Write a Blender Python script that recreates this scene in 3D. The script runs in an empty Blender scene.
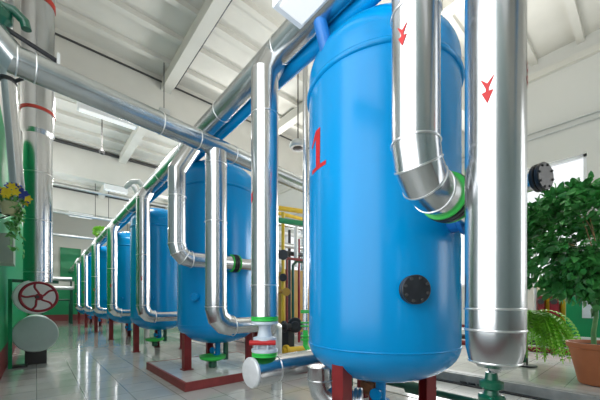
import bpy, bmesh, math, random
from mathutils import Vector, Matrix
random.seed(7)
COL = bpy.context.scene.collection
PI = math.pi
V = Vector
H = 1.1                       # eye height
YAW = math.radians(40.9)
F = V((math.sin(YAW), math.cos(YAW), 0)); R = V((math.cos(YAW), -math.sin(YAW), 0))

def ray(px, py):
    return F + R*((px-300)/304) + V((0, 0, (303-py)/304))
def at(px, py, d=None, X=None, Y=None, Z=None):
    D = ray(px, py)
    if d is not None: t = d
    elif X is not None: t = X/D.x
    elif Y is not None: t = Y/D.y
    else: t = (Z-H)/D.z
    return V((0, 0, H)) + D*t

# ------------------------------------------------------------------ materials
def nodemat(name):
    m = bpy.data.materials.new(name); m.use_nodes = True
    nt = m.node_tree
    return m, nt, nt.nodes['Principled BSDF']
def mat(name, col, rough=.5, metal=0., var=.0, scale=6., bump=0., bscale=20., coat=0., emis=None, estr=0., stretch=None):
    m, nt, b = nodemat(name)
    b.inputs['Base Color'].default_value = (*col, 1)
    b.inputs['Roughness'].default_value = rough
    b.inputs['Metallic'].default_value = metal
    b.inputs['Coat Weight'].default_value = coat
    if emis:
        b.inputs['Emission Color'].default_value = (*emis, 1); b.inputs['Emission Strength'].default_value = estr
    tc = nt.nodes.new('ShaderNodeTexCoord')
    mp = nt.nodes.new('ShaderNodeMapping'); nt.links.new(tc.outputs['Object'], mp.inputs[0])
    if stretch: mp.inputs['Scale'].default_value = stretch
    if var:
        n = nt.nodes.new('ShaderNodeTexNoise'); n.inputs['Scale'].default_value = scale; n.inputs['Detail'].default_value = 4
        nt.links.new(mp.outputs[0], n.inputs['Vector'])
        r = nt.nodes.new('ShaderNodeValToRGB')
        r.color_ramp.elements[0].position = .3; r.color_ramp.elements[1].position = .7
        r.color_ramp.elements[0].color = (*[max(0, c*(1-var)) for c in col], 1)
        r.color_ramp.elements[1].color = (*[min(1, c*(1+var)) for c in col], 1)
        nt.links.new(n.outputs['Fac'], r.inputs[0]); nt.links.new(r.outputs[0], b.inputs['Base Color'])
    if bump:
        n2 = nt.nodes.new('ShaderNodeTexNoise'); n2.inputs['Scale'].default_value = bscale; n2.inputs['Detail'].default_value = 2
        nt.links.new(mp.outputs[0], n2.inputs['Vector'])
        bp = nt.nodes.new('ShaderNodeBump'); bp.inputs['Strength'].default_value = bump; bp.inputs['Distance'].default_value = .02
        nt.links.new(n2.outputs['Fac'], bp.inputs['Height']); nt.links.new(bp.outputs[0], b.inputs['Normal'])
    return m
def tiles(name, c1, c2, grout, size, rough, off=(0, 0)):
    m, nt, b = nodemat(name)
    tc = nt.nodes.new('ShaderNodeTexCoord'); mp = nt.nodes.new('ShaderNodeMapping')
    nt.links.new(tc.outputs['Object'], mp.inputs[0]); mp.inputs['Location'].default_value = (off[0], off[1], 0)
    br = nt.nodes.new('ShaderNodeTexBrick'); br.offset = 0; br.squash = 1
    br.inputs['Scale'].default_value = 1; br.inputs['Brick Width'].default_value = size; br.inputs['Row Height'].default_value = size
    br.inputs['Mortar Size'].default_value = .004; br.inputs['Mortar Smooth'].default_value = .2
    br.inputs['Color1'].default_value = (*c1, 1); br.inputs['Color2'].default_value = (*c2, 1); br.inputs['Mortar'].default_value = (*grout, 1)
    nt.links.new(mp.outputs[0], br.inputs['Vector'])
    n = nt.nodes.new('ShaderNodeTexNoise'); n.inputs['Scale'].default_value = 3; n.inputs['Detail'].default_value = 6
    nt.links.new(tc.outputs['Object'], n.inputs['Vector'])
    mx = nt.nodes.new('ShaderNodeMix'); mx.data_type = 'RGBA'; mx.blend_type = 'MULTIPLY'; mx.inputs[0].default_value = .35
    r = nt.nodes.new('ShaderNodeValToRGB'); r.color_ramp.elements[0].color = (.7, .7, .69, 1); r.color_ramp.elements[0].position = .3; r.color_ramp.elements[1].position = .65
    nt.links.new(n.outputs['Fac'], r.inputs[0])
    nt.links.new(br.outputs['Color'], mx.inputs[6]); nt.links.new(r.outputs[0], mx.inputs[7])
    nt.links.new(mx.outputs[2], b.inputs['Base Color'])
    b.inputs['Roughness'].default_value = rough
    b.inputs['Coat Weight'].default_value = .3; b.inputs['Coat Roughness'].default_value = .05
    return m
def banded(name, bands, rough=.5):        # paint bands by height: [(z_from, colour)]
    m, nt, b = nodemat(name)
    g = nt.nodes.new('ShaderNodeNewGeometry'); s = nt.nodes.new('ShaderNodeSeparateXYZ'); nt.links.new(g.outputs['Position'], s.inputs[0])
    mr = nt.nodes.new('ShaderNodeMapRange'); mr.inputs['From Min'].default_value = 0; mr.inputs['From Max'].default_value = 8
    nt.links.new(s.outputs['Z'], mr.inputs['Value'])
    r = nt.nodes.new('ShaderNodeValToRGB'); r.color_ramp.interpolation = 'CONSTANT'
    els = r.color_ramp.elements
    els[0].position = 0; els[0].color = (*bands[0][1], 1)
    els[1].position = bands[1][0]/8; els[1].color = (*bands[1][1], 1)
    for z, c in bands[2:]:
        e = els.new(z/8); e.color = (*c, 1)
    nt.links.new(mr.outputs[0], r.inputs[0]); nt.links.new(r.outputs[0], b.inputs['Base Color'])
    b.inputs['Roughness'].default_value = rough
    return m

M = dict(
    steel=mat('galvanised cladding', (.60, .61, .62), .23, 1, .06, 5, .10, 7, stretch=(1, 1, .25)),
    steel2=mat('galvanised cladding of level pipes', (.56, .59, .60), .26, 1, .08, 4, .12, 6),
    bead=mat('swaged seam', (.88, .88, .88), .3, 1),
    dullsteel=mat('dull zinc', (.62, .64, .64), .42, .85, .1, 6),
    blue=mat('blue enamel', (.0, .25, .58), .22, 0, .10, 1.6, .05, 3, coat=.0, stretch=(1.5, 1.5, .35)),
    bluedark=mat('deep blue enamel', (.006, .13, .42), .35),
    redleg=mat('oxide red paint', (.19, .012, .014), .45, 0, .15, 8),
    rededge=mat('brown red paint', (.23, .035, .035), .5, 0, .15, 8),
    red=mat('signal red paint', (.50, .006, .008), .5),
    strap=mat('red strap', (.42, .03, .015), .5, 0, .2, 12),
    green=mat('green enamel', (.0, .25, .09), .4, 0, .08, 5),
    lime=mat('bright green flange paint', (.03, .52, .07), .4),
    dkgreen=mat('dark green cast iron', (.002, .085, .045), .35, 0, .15, 10, coat=.3),
    black=mat('black paint', (.012, .014, .018), .38, 0, .2, 20),
    darkgrey=mat('dark steel', (.06, .06, .06), .5, .4),
    concrete=mat('whitewashed concrete', (.63, .62, .57), .85, 0, .05, 1.2, .1, 12),
    wallpaint=mat('off white wall paint', (.69, .68, .63), .8, 0, .04, 1.5),
    white=mat('white enamel', (.80, .82, .83), .45),
    valvewhite=mat('pale blue grey valve paint', (.55, .62, .68), .35, 0, .1, 10),
    drum=mat('grey painted end plate', (.42, .52, .49), .45, 0, .06, 4),
    wheelred=mat('dark red handwheel', (.25, .006, .02), .35),
    yellow=mat('yellow gas pipe paint', (.75, .48, .02), .45, 0, .1, 8),
    ochre=mat('ochre tank paint', (.36, .21, .03), .55, 0, .15, 3),
    terracotta=mat('terracotta plastic', (.47, .15, .055), .55, 0, .08, 5),
    soil=mat('soil', (.05, .03, .02), .95),
    trunk=mat('tan bark', (.42, .25, .12), .8, 0, .25, 20),
    stem=mat('green stem', (.12, .30, .10), .6, 0, .2, 10),
    leaf=mat('ficus leaf', (.07, .32, .07), .32, 0, .5, 5),
    fern=mat('fern frond', (.27, .62, .05), .5, 0, .3, 8),
    ivy=mat('ivy leaf', (.12, .38, .08), .5, 0, .5, 12),
    petalb=mat('blue petals', (.03, .06, .35), .6), petaly=mat('yellow petals', (.85, .65, .02), .6),
    capgrey=mat('brushed pale end cap', (.72, .74, .76), .4, .2, .08, 12),
    rust=mat('rusty iron', (.20, .07, .02), .7, 0, .5, 14),
    cream=mat('cream plastic', (.72, .66, .36), .5),
    beige=mat('grey green enclosure', (.36, .42, .33), .5, 0, .08, 6),
    silverflange=mat('bare machined flange', (.7, .71, .72), .3, 1),
    frame=mat('white window frame', (.85, .87, .9), .4),
    greybrick=mat('grey stone edging', (.40, .40, .385), .5, 0, .2, 8),
    lamp=mat('fluorescent diffuser with added glow', (.9, .9, .9), .5, 0, emis=(1, .98, .94), estr=.35),  # mild glow added to the diffusers; the lamps themselves are off
)
glass, _nt, _b = nodemat('window glass'); _b.inputs['Transmission Weight'].default_value = 1; _b.inputs['Roughness'].default_value = 0; _b.inputs['IOR'].default_value = 1.02
M['glass'] = glass
M['blue'].node_tree.nodes['Principled BSDF'].inputs['Specular IOR Level'].default_value = .30
M['floor'] = tiles('glossy floor tiles', (.46, .48, .45), (.50, .51, .49), (.17, .18, .17), .4285, .10, (.0, .1))
M['plinthtile'] = tiles('white plinth tiles', (.66, .66, .63), (.70, .70, .67), (.35, .35, .33), .33, .10)
M['wall_l'] = banded('left wall paint', [(0, (.17, .03, .03)), (.40, (.0, .24, .075)), (3.9, (.69, .68, .63))], .45)
M['wall_b'] = banded('back wall paint', [(0, (.17, .03, .03)), (.35, (.0, .22, .08)), (2.0, (.66, .65, .60))], .55)
M['wall_l'].node_tree.nodes['Principled BSDF'].inputs['Specular IOR Level'].default_value = .15
M['wall_n'] = banded('near walls paint', [(0, (.17, .03, .03)), (.40, (.36, .46, .46)), (4.2, (.62, .62, .58))], .45)
M['wall_r'] = banded('right wall paint', [(0, (.20, .03, .04)), (.5, (.66, .66, .63))], .6)

# ------------------------------------------------------------------ mesh builder
class MB:
    def __init__(s): s.bm = bmesh.new()
    def box(s, a, b, rot=None, piv=None):
        x0, y0, z0 = a; x1, y1, z1 = b
        vs = [s.bm.verts.new((x, y, z)) for x in (x0, x1) for y in (y0, y1) for z in (z0, z1)]
        for f in ((0, 1, 3, 2), (4, 6, 7, 5), (0, 4, 5, 1), (2, 3, 7, 6), (0, 2, 6, 4), (1, 5, 7, 3)):
            s.bm.faces.new([vs[i] for i in f])
        if rot is not None:
            bmesh.ops.rotate(s.bm, verts=vs, cent=piv or V(((x0+x1)/2, (y0+y1)/2, (z0+z1)/2)), matrix=rot)
        return s
    def tube(s, pts, r, n=32, cap=True):
        pts = [V(p) for p in pts]; rs = r if isinstance(r, (list, tuple)) else [r]*len(pts)
        t0 = (pts[1]-pts[0]).normalized()
        up = V((0, 0, 1)) if abs(t0.z) < .9 else V((0, 1, 0))
        nrm = (up - t0*up.dot(t0)).normalized()
        rings = []
        prev = t0
        for i, p in enumerate(pts):
            a = (pts[i]-pts[i-1]).normalized() if i else (pts[1]-pts[0]).normalized()
            b = (pts[i+1]-pts[i]).normalized() if i < len(pts)-1 else a
            t = (a+b).normalized()
            if i:
                q = prev.rotation_difference(a); nrm = (q @ nrm); 
            nrm = (nrm - a*nrm.dot(a)).normalized(); bn = a.cross(nrm)
            k = 1/max(.3, t.dot(a))
            ring = []
            for j in range(n):
                an = 2*PI*j/n
                o = nrm*math.cos(an)+bn*math.sin(an)
                # shear the section into the mitre plane
                o2 = o - a*(o.dot(t)/max(.3, a.dot(t)))
                ring.append(s.bm.verts.new(p+o2*rs[i]))
            rings.append(ring); prev = a
        for i in range(len(rings)-1):
            for j in range(n):
                s.bm.faces.new((rings[i][j], rings[i][(j+1) % n], rings[i+1][(j+1) % n], rings[i+1][j]))
        if cap:
            s.bm.faces.new(list(reversed(rings[0]))); s.bm.faces.new(rings[-1])
        return s
    def lathe(s, c, prof, n=48, axis=(0, 0, 1)):
        q = V((0, 0, 1)).rotation_difference(V(axis).normalized()); c = V(c)
        rings = []
        for r, z in prof:
            if r < 1e-6: rings.append([s.bm.verts.new(c+q @ V((0, 0, z)))])
            else: rings.append([s.bm.verts.new(c+q @ V((r*math.cos(2*PI*j/n), r*math.sin(2*PI*j/n), z))) for j in range(n)])
        for a, b in zip(rings, rings[1:]):
            for j in range(n):
                k = (j+1) % n
                if len(a) == 1 and len(b) == 1: continue
                if len(a) == 1: s.bm.faces.new((a[0], b[k], b[j]))
                elif len(b) == 1: s.bm.faces.new((a[j], a[k], b[0]))
                else: s.bm.faces.new((a[j], a[k], b[k], b[j]))
        return s
    def disc(s, c, axis, r, t, n=40, bev=.15):
        b = min(t*bev+.0005, r*.2)
        return s.lathe(c, [(0, 0), (r-b, 0), (r, b), (r, t-b), (r-b, t), (0, t)], n, axis)
    def ring(s, c, axis, r, t, n=40, seg=8):
        prof = [(r+t*math.cos(2*PI*i/seg), t*math.sin(2*PI*i/seg)) for i in range(seg+1)]
        return s.lathe(c, prof, n, axis)
    def leafs(s, pts):
        for p, d, up, l, w in pts:
            d = d.normalized(); sd = d.cross(up).normalized(); nn = sd.cross(d).normalized()
            a = s.bm.verts.new(p); b = s.bm.verts.new(p+d*l*.3+sd*w*.5+nn*w*.12); m_ = s.bm.verts.new(p+d*l*.35-nn*w*.1); c = s.bm.verts.new(p+d*l*.3-sd*w*.5+nn*w*.12)
            e = s.bm.verts.new(p+d*l*.75+sd*w*.35+nn*w*.02); g = s.bm.verts.new(p+d*l*.75-sd*w*.35+nn*w*.02); m2 = s.bm.verts.new(p+d*l*.75-nn*w*.15); f = s.bm.verts.new(p+d*l-nn*w*.3)
            for q in ((a, b, m_), (a, m_, c), (b, e, m2, m_), (m_, m2, g, c), (e, f, m2), (m2, f, g)): s.bm.faces.new(q)
        return s
    def build(s, name, m, parent=None, ang=14, fixn=True):
        if fixn: 
            bmesh.ops.remove_doubles(s.bm, verts=s.bm.verts, dist=1e-6)
            bmesh.ops.recalc_face_normals(s.bm, faces=s.bm.faces)
        if parent is not None:
            off = V(parent.location)
            if parent.parent is not None: off += V(parent.parent.location)
            s.bm.transform(Matrix.Translation(-off))
        me = bpy.data.meshes.new(name); s.bm.to_mesh(me); s.bm.free()
        me.shade_smooth()
        me.set_sharp_from_angle(angle=math.radians(ang))
        me.materials.append(M[m])
        o = bpy.data.objects.new(name, me); COL.objects.link(o)
        if parent is not None: o.parent = parent
        return o

def tag(o, label, cat, group=None, kind=None):
    o['label'] = label
    if cat: o['category'] = cat
    if group: o['group'] = group
    if kind: o['kind'] = kind
    return o
def thing(name, loc, label, cat, group=None):
    o = bpy.data.objects.new(name, None); COL.objects.link(o); o.location = loc; o.empty_display_size = .1
    return tag(o, label, cat, group)
def struct(name, mb, m, label=None, ang=14):
    o = mb.build(name, m, None, ang); o['kind'] = 'structure'
    if label: o['label'] = label
    return o
def copy_tree(o, parent=None):
    c = o.copy(); COL.objects.link(c); c.parent = parent
    for ch in list(o.children): copy_tree(ch, c)
    return c

def elbow(p, d1, d2, R_, n=3):
    """mitred corner at p between unit directions d1 (in) and d2 (out)"""
    p = V(p); d1 = V(d1).normalized(); d2 = V(d2).normalized()
    c = p - d1*R_ + d2*R_
    pts = []
    for i in range(n+1):
        a = (PI/2)*i/n
        pts.append(c - d2*R_*math.cos(a) + d1*R_*math.sin(a))
    return pts
def seams(par, pts, r, m='bead', t=.005, name='seam_bead'):
    for p, ax in pts:
        MB().ring(p, ax, r+.001, t, 36, 6).build(name, m, par, 60)
def decal(par, base, axis, radial, r, polys, m='red', name='painted_arrow'):
    """polys in (t along axis, s around) metres, laid on a cylinder"""
    axis = V(axis).normalized(); radial = V(radial).normalized(); tn = axis.cross(radial)
    bm = bmesh.new()
    for poly in polys:
        f = bm.faces.new([bm.verts.new((p[0], p[1], 0)) for p in poly])
    bmesh.ops.triangulate(bm, faces=bm.faces)
    bmesh.ops.subdivide_edges(bm, edges=bm.edges, cuts=5, use_grid_fill=True)
    bmesh.ops.triangulate(bm, faces=bm.faces)
    out = MB(); d = {}
    for v in bm.verts:
        a = v.co.y/r
        d[v.index if False else v] = V(base)+axis*v.co.x+(radial*math.cos(a)+tn*math.sin(a))*(r+.0025)
    nv = {k: out.bm.verts.new(c) for k, c in d.items()}
    for f in bm.faces: out.bm.faces.new([nv[v] for v in f.verts])
    bm.free()
    o = out.build(name, m, par, 60)
    return o

# ------------------------------------------------------------------ the room
XL, XR, YB, YF, ZC = -.39, 9.0, 24.0, -5.0, 6.9
struct('floor', MB().box((XL-.2, YF-.2, -.2), (XR+.2, YB+.2, 0)), 'floor', 'grey glossy tiled floor')
# left wall with a tall window beside the camera and an added high one ahead
def wall_x(name, x0, x1, y0, y1, z0, z1, holes, m):
    b = MB(); ys = sorted({y0, y1, *[h[0] for h in holes], *[h[1] for h in holes]})
    for a, c in zip(ys, ys[1:]):
        hs = [h for h in holes if h[0] <= a and h[1] >= c]
        if not hs: b.box((x0, a, z0), (x1, c, z1))
        else:
            h = hs[0]; b.box((x0, a, z0), (x1, c, h[2])); b.box((x0, a, h[3]), (x1, c, z1))
    return struct(name, b, m)
wall_x('wall_left', XL-.2, XL, YF, 5.9, 0, ZC, [(-.3, 2.4, .7, 5.2)], 'wall_n')
wall_x('wall_left', XL-.2, XL, 5.9, YB, 0, ZC, [(9, 20, 4.3, 6.0)], 'wall_l')  # high opening added to let more light into the far hall
WR = (.91, 5.2, 1.55, 4.36)
wall_x('wall_right', XR, XR+.2, YF, YB, 0, ZC, [WR, (-3.6, -.4, 1.55, 4.36), (7.5, 11.5, 1.55, 4.36), (14, 18, 1.55, 4.36)], 'wall_r')
struct('wall_back', MB().box((XL-.2, YB, 0), (XR+.2, YB+.2, ZC)), 'wall_b')
b = MB(); 
for x0, x1, z0, z1 in ((XL-.2, .4, 0, ZC), (.4, 5.4, 0, ZC), (5.4, 8.4, 0, .9), (5.4, 8.4, 5.4, ZC), (8.4, XR+.2, 0, ZC)): b.box((x0, YF-.2, z0), (x1, YF, z1))
struct('wall_front', b, 'wall_n')  # opening behind the camera is added to let daylight in
# ceiling: slab, ribs running across, in one piece
b = MB().box((XL-.2, YF-.2, ZC), (XR+.2, YB+.2, ZC+.2))
y = YF+.2
while y < YB:
    b.box((XL, y, ZC-.11), (XR, y+.13, ZC)); y += .82
struct('ceiling', b, 'concrete', 'whitewashed ribbed concrete ceiling')
k = 1
for yb in (-2.4, 2.9, 8.2, 13.5, 18.8):
    struct('trim_%d' % k, MB().box((XL, yb, ZC-1.25), (XR, yb+.35, ZC-.0)), 'concrete', 'deep whitewashed concrete cross beam'); k += 1
for x0 in (2.4, 5.7):
    b = MB()
    for y0, y1 in ((YF, -2.4), (-2.05, 2.9), (3.25, 8.2), (8.55, 13.5), (13.85, 18.8), (19.15, YB)): b.box((x0, y0, ZC-.36), (x0+.24, y1, ZC-.1))
    struct('trim_%d' % k, b, 'concrete', 'long whitewashed ceiling rib'); k += 1
struct('trim_%d' % k, MB().box((XR-.10, YF, ZC-.5), (XR, YB, ZC-.36)), 'concrete', 'ledge at the top of the right wall'); k += 1
b = MB().box((3.3, YF, .0005), (4.27, 12.0, .006)); struct('trim_44', b, 'plinthtile', 'strip of white tiles beside the floor channel')
# windows
def window(n, x, y0, y1, z0, z1, cols, rows, side):
    o = bpy.data.objects.new('window_%d' % n, None); COL.objects.link(o); o.location = (x, (y0+y1)/2, z0); o['kind'] = 'structure'
    f = MB(); w = .06
    f.box((x-.04, y0, z0), (x+.04, y0+w, z1)).box((x-.04, y1-w, z0), (x+.04, y1, z1)).box((x-.04, y0, z0), (x+.04, y1, z0+w)).box((x-.04, y0, z1-w), (x+.04, y1, z1))
    for i in range(1, cols):
        yy = y0+(y1-y0)*i/cols; f.box((x-.03, yy-.025, z0), (x+.03, yy+.025, z1))
    for i in range(1, rows):
        zz = z0+(z1-z0)*i/rows; f.box((x-.028, y0, zz-.02), (x+.028, y1, zz+.02))
    f.build('window_frame', 'frame', o)
    MB().box((x-.004, y0+.01, z0+.01), (x+.004, y1-.01, z1-.01)).build('pane', 'glass', o)
    return o
window(1, XR+.1, *WR, 3, 1, 1)
window(2, XR+.1, -3.6, -.4, 1.55, 4.36, 2, 1, 1)
window(3, XR+.1, 7.5, 11.5, 1.55, 4.36, 3, 2, 1)
window(4, XR+.1, 14, 18, 1.55, 4.36, 3, 2, 1)
window(5, XL-.1, -.3, 2.4, .7, 5.2, 4, 3, -1)
window(6, XL-.1, 9, 20, 4.3, 6.0, 6, 1, -1)  # added window, brightens the far hall and ceiling
# green hatch panel and doorway look on the back wall
p0 = at(61, 248, Y=YB-.03); p1 = at(80, 281, Y=YB-.03)
t = thing('wall_panel', (p0.x, YB, 0), 'green square panel high on the far end wall', 'panel')
MB().box((p0.x, YB-.06, p1.z), (p1.x, YB-.0, p0.z)).build('panel_board', 'green', t)
b = MB()
for x in (p0.x, p1.x): b.box((x-.04, YB-.09, p1.z-.04), (x+.04, YB-.06, p0.z+.04))
for z in (p0.z, p1.z): b.box((p0.x, YB-.09, z-.04), (p1.x, YB-.06, z+.04))
b.build('panel_frame', 'green', t)

# ------------------------------------------------------------------ tank plinths and right-hand step
def plinth(n, x0, x1, y0, y1, h=.11):
    o = bpy.data.objects.new('trim_%d' % n, None); COL.objects.link(o); o['kind'] = 'structure'; o['label'] = 'low white tiled tank plinth with red painted edge'; o.location = (x0, y0, 0)
    MB().box((x0+.02, y0+.02, .001), (x1-.02, y1-.02, h)).build('tile_top', 'plinthtile', o)
    b = MB(); w = .03
    b.box((x0, y0, 0.001), (x1, y0+w, h+.003)).box((x0, y1-w, 0.001), (x1, y1, h+.003)).box((x0, y0+w, 0.001), (x0+w, y1-w, h+.003)).box((x1-w, y0+w, 0.001), (x1, y1-w, h+.003))
    b.build('red_edge', 'rededge', o)
r = .603; XT = 2.19; Y1 = 1.49; DY = 3.05; HP = .11
plinth(20, 1.38, 3.1, 3.76, 5.50)
b = MB().box((4.46, YF, .001), (XR, 7.0, .12)); struct('trim_40', b, 'plinthtile', 'low tiled step along the window wall')
b = MB().box((4.41, YF, .001), (4.46, 7.0, .12)).box((4.46, YF, .1205), (4.60, 7.0, .1255)); struct('trim_41', b, 'greybrick', 'grey stone edging of the step')
b = MB().box((8.2, YF, .121), (XR, 7.0, .42)); struct('trim_42', b, 'white', 'white ledge under the window')
o = MB().box((4.27, YF+.1, .0005), (4.34, 12.0, .022)); struct('trim_43', o, 'black', 'black floor channel')

# ------------------------------------------------------------------ tanks
Z0, ZR, Z1 = H-.545*r, H+2.83*r, H+3.05*r
def tank_hit(px, py, cx, cy, rr=r):
    D = ray(px, py); a = D.x**2+D.y**2; bb = -2*(D.x*cx+D.y*cy); c = cx*cx+cy*cy-rr*rr
    disc = max(0, bb*bb-4*a*c); t_ = (-bb-math.sqrt(disc))/(2*a)
    return V((0, 0, H))+D*t_
def make_tank(cy, label, mhp, mmat, mr, group, HP=0):
    t = thing('filter_tank', (XT, cy, HP), label, 'tank', group); c = V((XT, cy, 0))
    prof = [(r*math.sin(PI/2*i/14), Z0-.51*r*math.cos(PI/2*i/14)) for i in range(15)]
    prof += [(r, Z0+.006)] + [(r, Z1)] + [(r*math.cos(PI/2*i/14), Z1+.60*r*math.sin(PI/2*i/14)) for i in range(1, 15)]
    prof[-1] = (0, Z1+.60*r); prof[0] = (0, Z0-.51*r)
    MB().lathe(c, prof, 96).build('tank_shell', 'blue', t, 30)
    MB().ring(c+V((0, 0, Z0)), (0, 0, 1), r-.002, .008, 96, 8).build('weld_seam', 'blue', t, 60)
    MB().ring(c+V((0, 0, ZR)), (0, 0, 1), r-.004, .024, 96, 8).build('top_rim', 'blue', t, 60)
    for zz in (Z0+1.25,): MB().ring(c+V((0, 0, zz)), (0, 0, 1), r-.003, .0045, 96, 6).build('weld_seam', 'blue', t, 60)
    for a in (181, 340, 80):
        a = math.radians(a); p = c+V((math.cos(a), math.sin(a), 0))*.50
        w = .052; g = MB()
        rot = Matrix.Rotation(a, 4, 'Z'); pts = p
        def bx(x0, x1, y0, y1, z0, z1):
            q = MB.box(g, (p.x+x0, p.y+y0, z0), (p.x+x1, p.y+y1, z1), rot=rot.to_3x3(), piv=p)
        bx(-w, w, -w, -w+.012, HP+.012, Z0-.04); bx(-w, w, w-.012, w, HP+.012, Z0-.04); bx(w-.012, w, -w+.012, w-.012, HP+.012, Z0-.04)
        L = g.build('leg', 'redleg', t)
        pl = MB(); pl.box((p.x-.075, p.y-.075, HP), (p.x+.075, p.y+.075, HP+.012), rot=rot.to_3x3(), piv=p); pl.build('foot_plate', 'redleg', t)
    hit = tank_hit(*mhp, XT, cy); n = V((hit.x-XT, hit.y-cy, 0)).normalized(); base = V((XT, cy, hit.z))+n*(r-.03)
    m = MB().disc(base, n, mr*.72, .075, 36).disc(base+n*.055, n, mr, .028, 40).disc(base+n*.086, n, mr, .028, 40).build('inspection_hatch', mmat, t, 30)
    tn = n.cross(V((0, 0, 1)))
    for i in range(8):
        a = 2*PI*i/8+.3
        MB().disc(base+n*.110+(tn*math.cos(a)+V((0, 0, 1))*math.sin(a))*mr*.8, n, .010, .012, 8).build('bolt', 'darkgrey' if mmat == 'black' else 'blue', m, 30)
    # outlet under the tank
    zb = Z0-.51*r
    MB().tube([c+V((0, 0, zb+.02)), c+V((0, 0, zb-.17))], .042, 20).disc(c+V((0, 0, zb-.19)), (0, 0, 1), .075, .02, 24).disc(c+V((0, 0, zb-.215)), (0, 0, 1), .075, .02, 24).build('outlet_pipe', 'blue', t, 30)
    MB().disc(c+V((-.09, -.02, zb-.11)), (-.9, -.2, .1), .05, .03, 20).tube([c+V((-.08, -.02, zb-.11)), c+V((0, 0, zb-.11))], .02, 12).build('outlet_valve', 'blue', t, 30)
    return t
GT = 'blue filter tanks in a row'
tank1 = make_tank(Y1, 'largest blue tank nearest the camera, painted with a red 1 and carrying a black hatch', (411, 290), 'black', .092, GT)
hn = tank_hit(452, 222, XT, Y1); nn_ = V((hn.x-XT, hn.y-Y1, 0)).normalized(); hb = V((XT, Y1, hn.z))+nn_*(r-.03)
MB().disc(hb, nn_, .075, .10, 32).disc(hb+nn_*.10, nn_, .10, .03, 32).build('side_nozzle', 'bluedark', tank1, 30)
# painted digit
hit = tank_hit(318, 149, XT, Y1); n = V((hit.x-XT, hit.y-Y1, 0)).normalized()
one = [[(-.14, .030), (-.14, -.030), (.15, -.030), (.15, .034)], [(.15, -.034), (.09, -.028), (.045, -.105), (.06, -.115)], [(-.155, .105), (-.125, .105), (-.125, -.105), (-.155, -.105)]]
decal(tank1, V((XT, Y1, hit.z)), (0, 0, 1), n, r, one, 'red', 'painted_number')
tank2 = make_tank(Y1+DY, 'second blue tank from the camera, standing on a white plinth edged in red', (197, 297), 'blue', .055, GT, .11)
tank3 = make_tank(Y1+2*DY, 'third blue tank from the camera in the receding row', (152, 297), 'blue', .055, GT)
words = ['fourth', 'fifth', 'sixth', 'seventh']
for i in range(4):
    c = copy_tree(tank3); c.location = (XT, Y1+DY*(i+3), 0)
    c['label'] = '%s blue tank from the camera in the receding row%s' % (words[i], ', the farthest' if i == 3 else '')
AX, RA = 1.60, .115
def za(y): return H+2.22-.010*y
# bracket from the header to tank 1 rim
t = thing('pipe_bracket', (1.62, 1.5, 2.8), 'dark blue steel bracket joining the overhead pipe to the rim of the nearest tank', 'bracket')
MB().tube([(1.60, 1.62, za(1.6)-.10), (1.69, 1.57, ZR+.0)], .05, 20).build('bracket_arm', 'bluedark', t)

# ------------------------------------------------------------------ overhead headers
def pipe_thing(name, loc, label, cat, group=None): return thing(name, loc, label, cat, group)
t = pipe_thing('header_pipe', (AX, -1.5, za(-1.5)), 'thick silver clad pipe running overhead the whole length of the tank row', 'pipe')
MB().tube([(AX, YF+.02, za(YF)), (AX, YB-.01, za(YB))], RA, 48).build('pipe_cladding', 'steel2', t)
y = -1.2
while y < YB-1:
    seams(t, [((AX, y, za(y)), (0, 1, 0))], RA); y += 1.1
t = pipe_thing('water_pipe', (1.64, -1.5, 3.1), 'slimmer blue painted pipe running overhead beside the thick silver one', 'pipe')
MB().tube([(1.765, YF+.02, H+2.14), (1.765, YB-.01, H+2.14)], .06, 32).build('pipe_run', 'blue', t)
# crossing pipe
CY = 3.15
cyx = lambda x: 2.96+.125*x
cz = lambda x: H+1.72
RC = .098
t = pipe_thing('crossing_pipe', (1.5, CY, cz(1.5)), 'silver clad pipe crossing the aisle overhead with a red arrow pointing right', 'pipe')
dirc = V((1, .125, 0)).normalized()
P = lambda x: V((x, cyx(x), cz(x)))
MB().tube([(XL+.03, 2.9, H+1.93), P(-.12), P(5.2)], RC, 48).build('pipe_cladding', 'steel2', t)
for x in (-.11, -.01, .9, 1.28, 1.72, 2.3): seams(t, [(P(x), dirc)], RC)
arrow = lambda L, w, hd: [[(-L, w), (-L*.45, 0), (-L, -w), (-.1*L, -w*.22), (.15*L, -w*.22), (.15*L, w*.22), (-.1*L, w*.22)], [(.12*L, w*.8), (.12*L, -w*.8), (L, 0)]]
hp = at(123, 99, Y=2.98)
decal(t, P(hp.x), dirc, V((-.1, -.9, -.08)), RC, arrow(.055, .022, .04))

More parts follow.
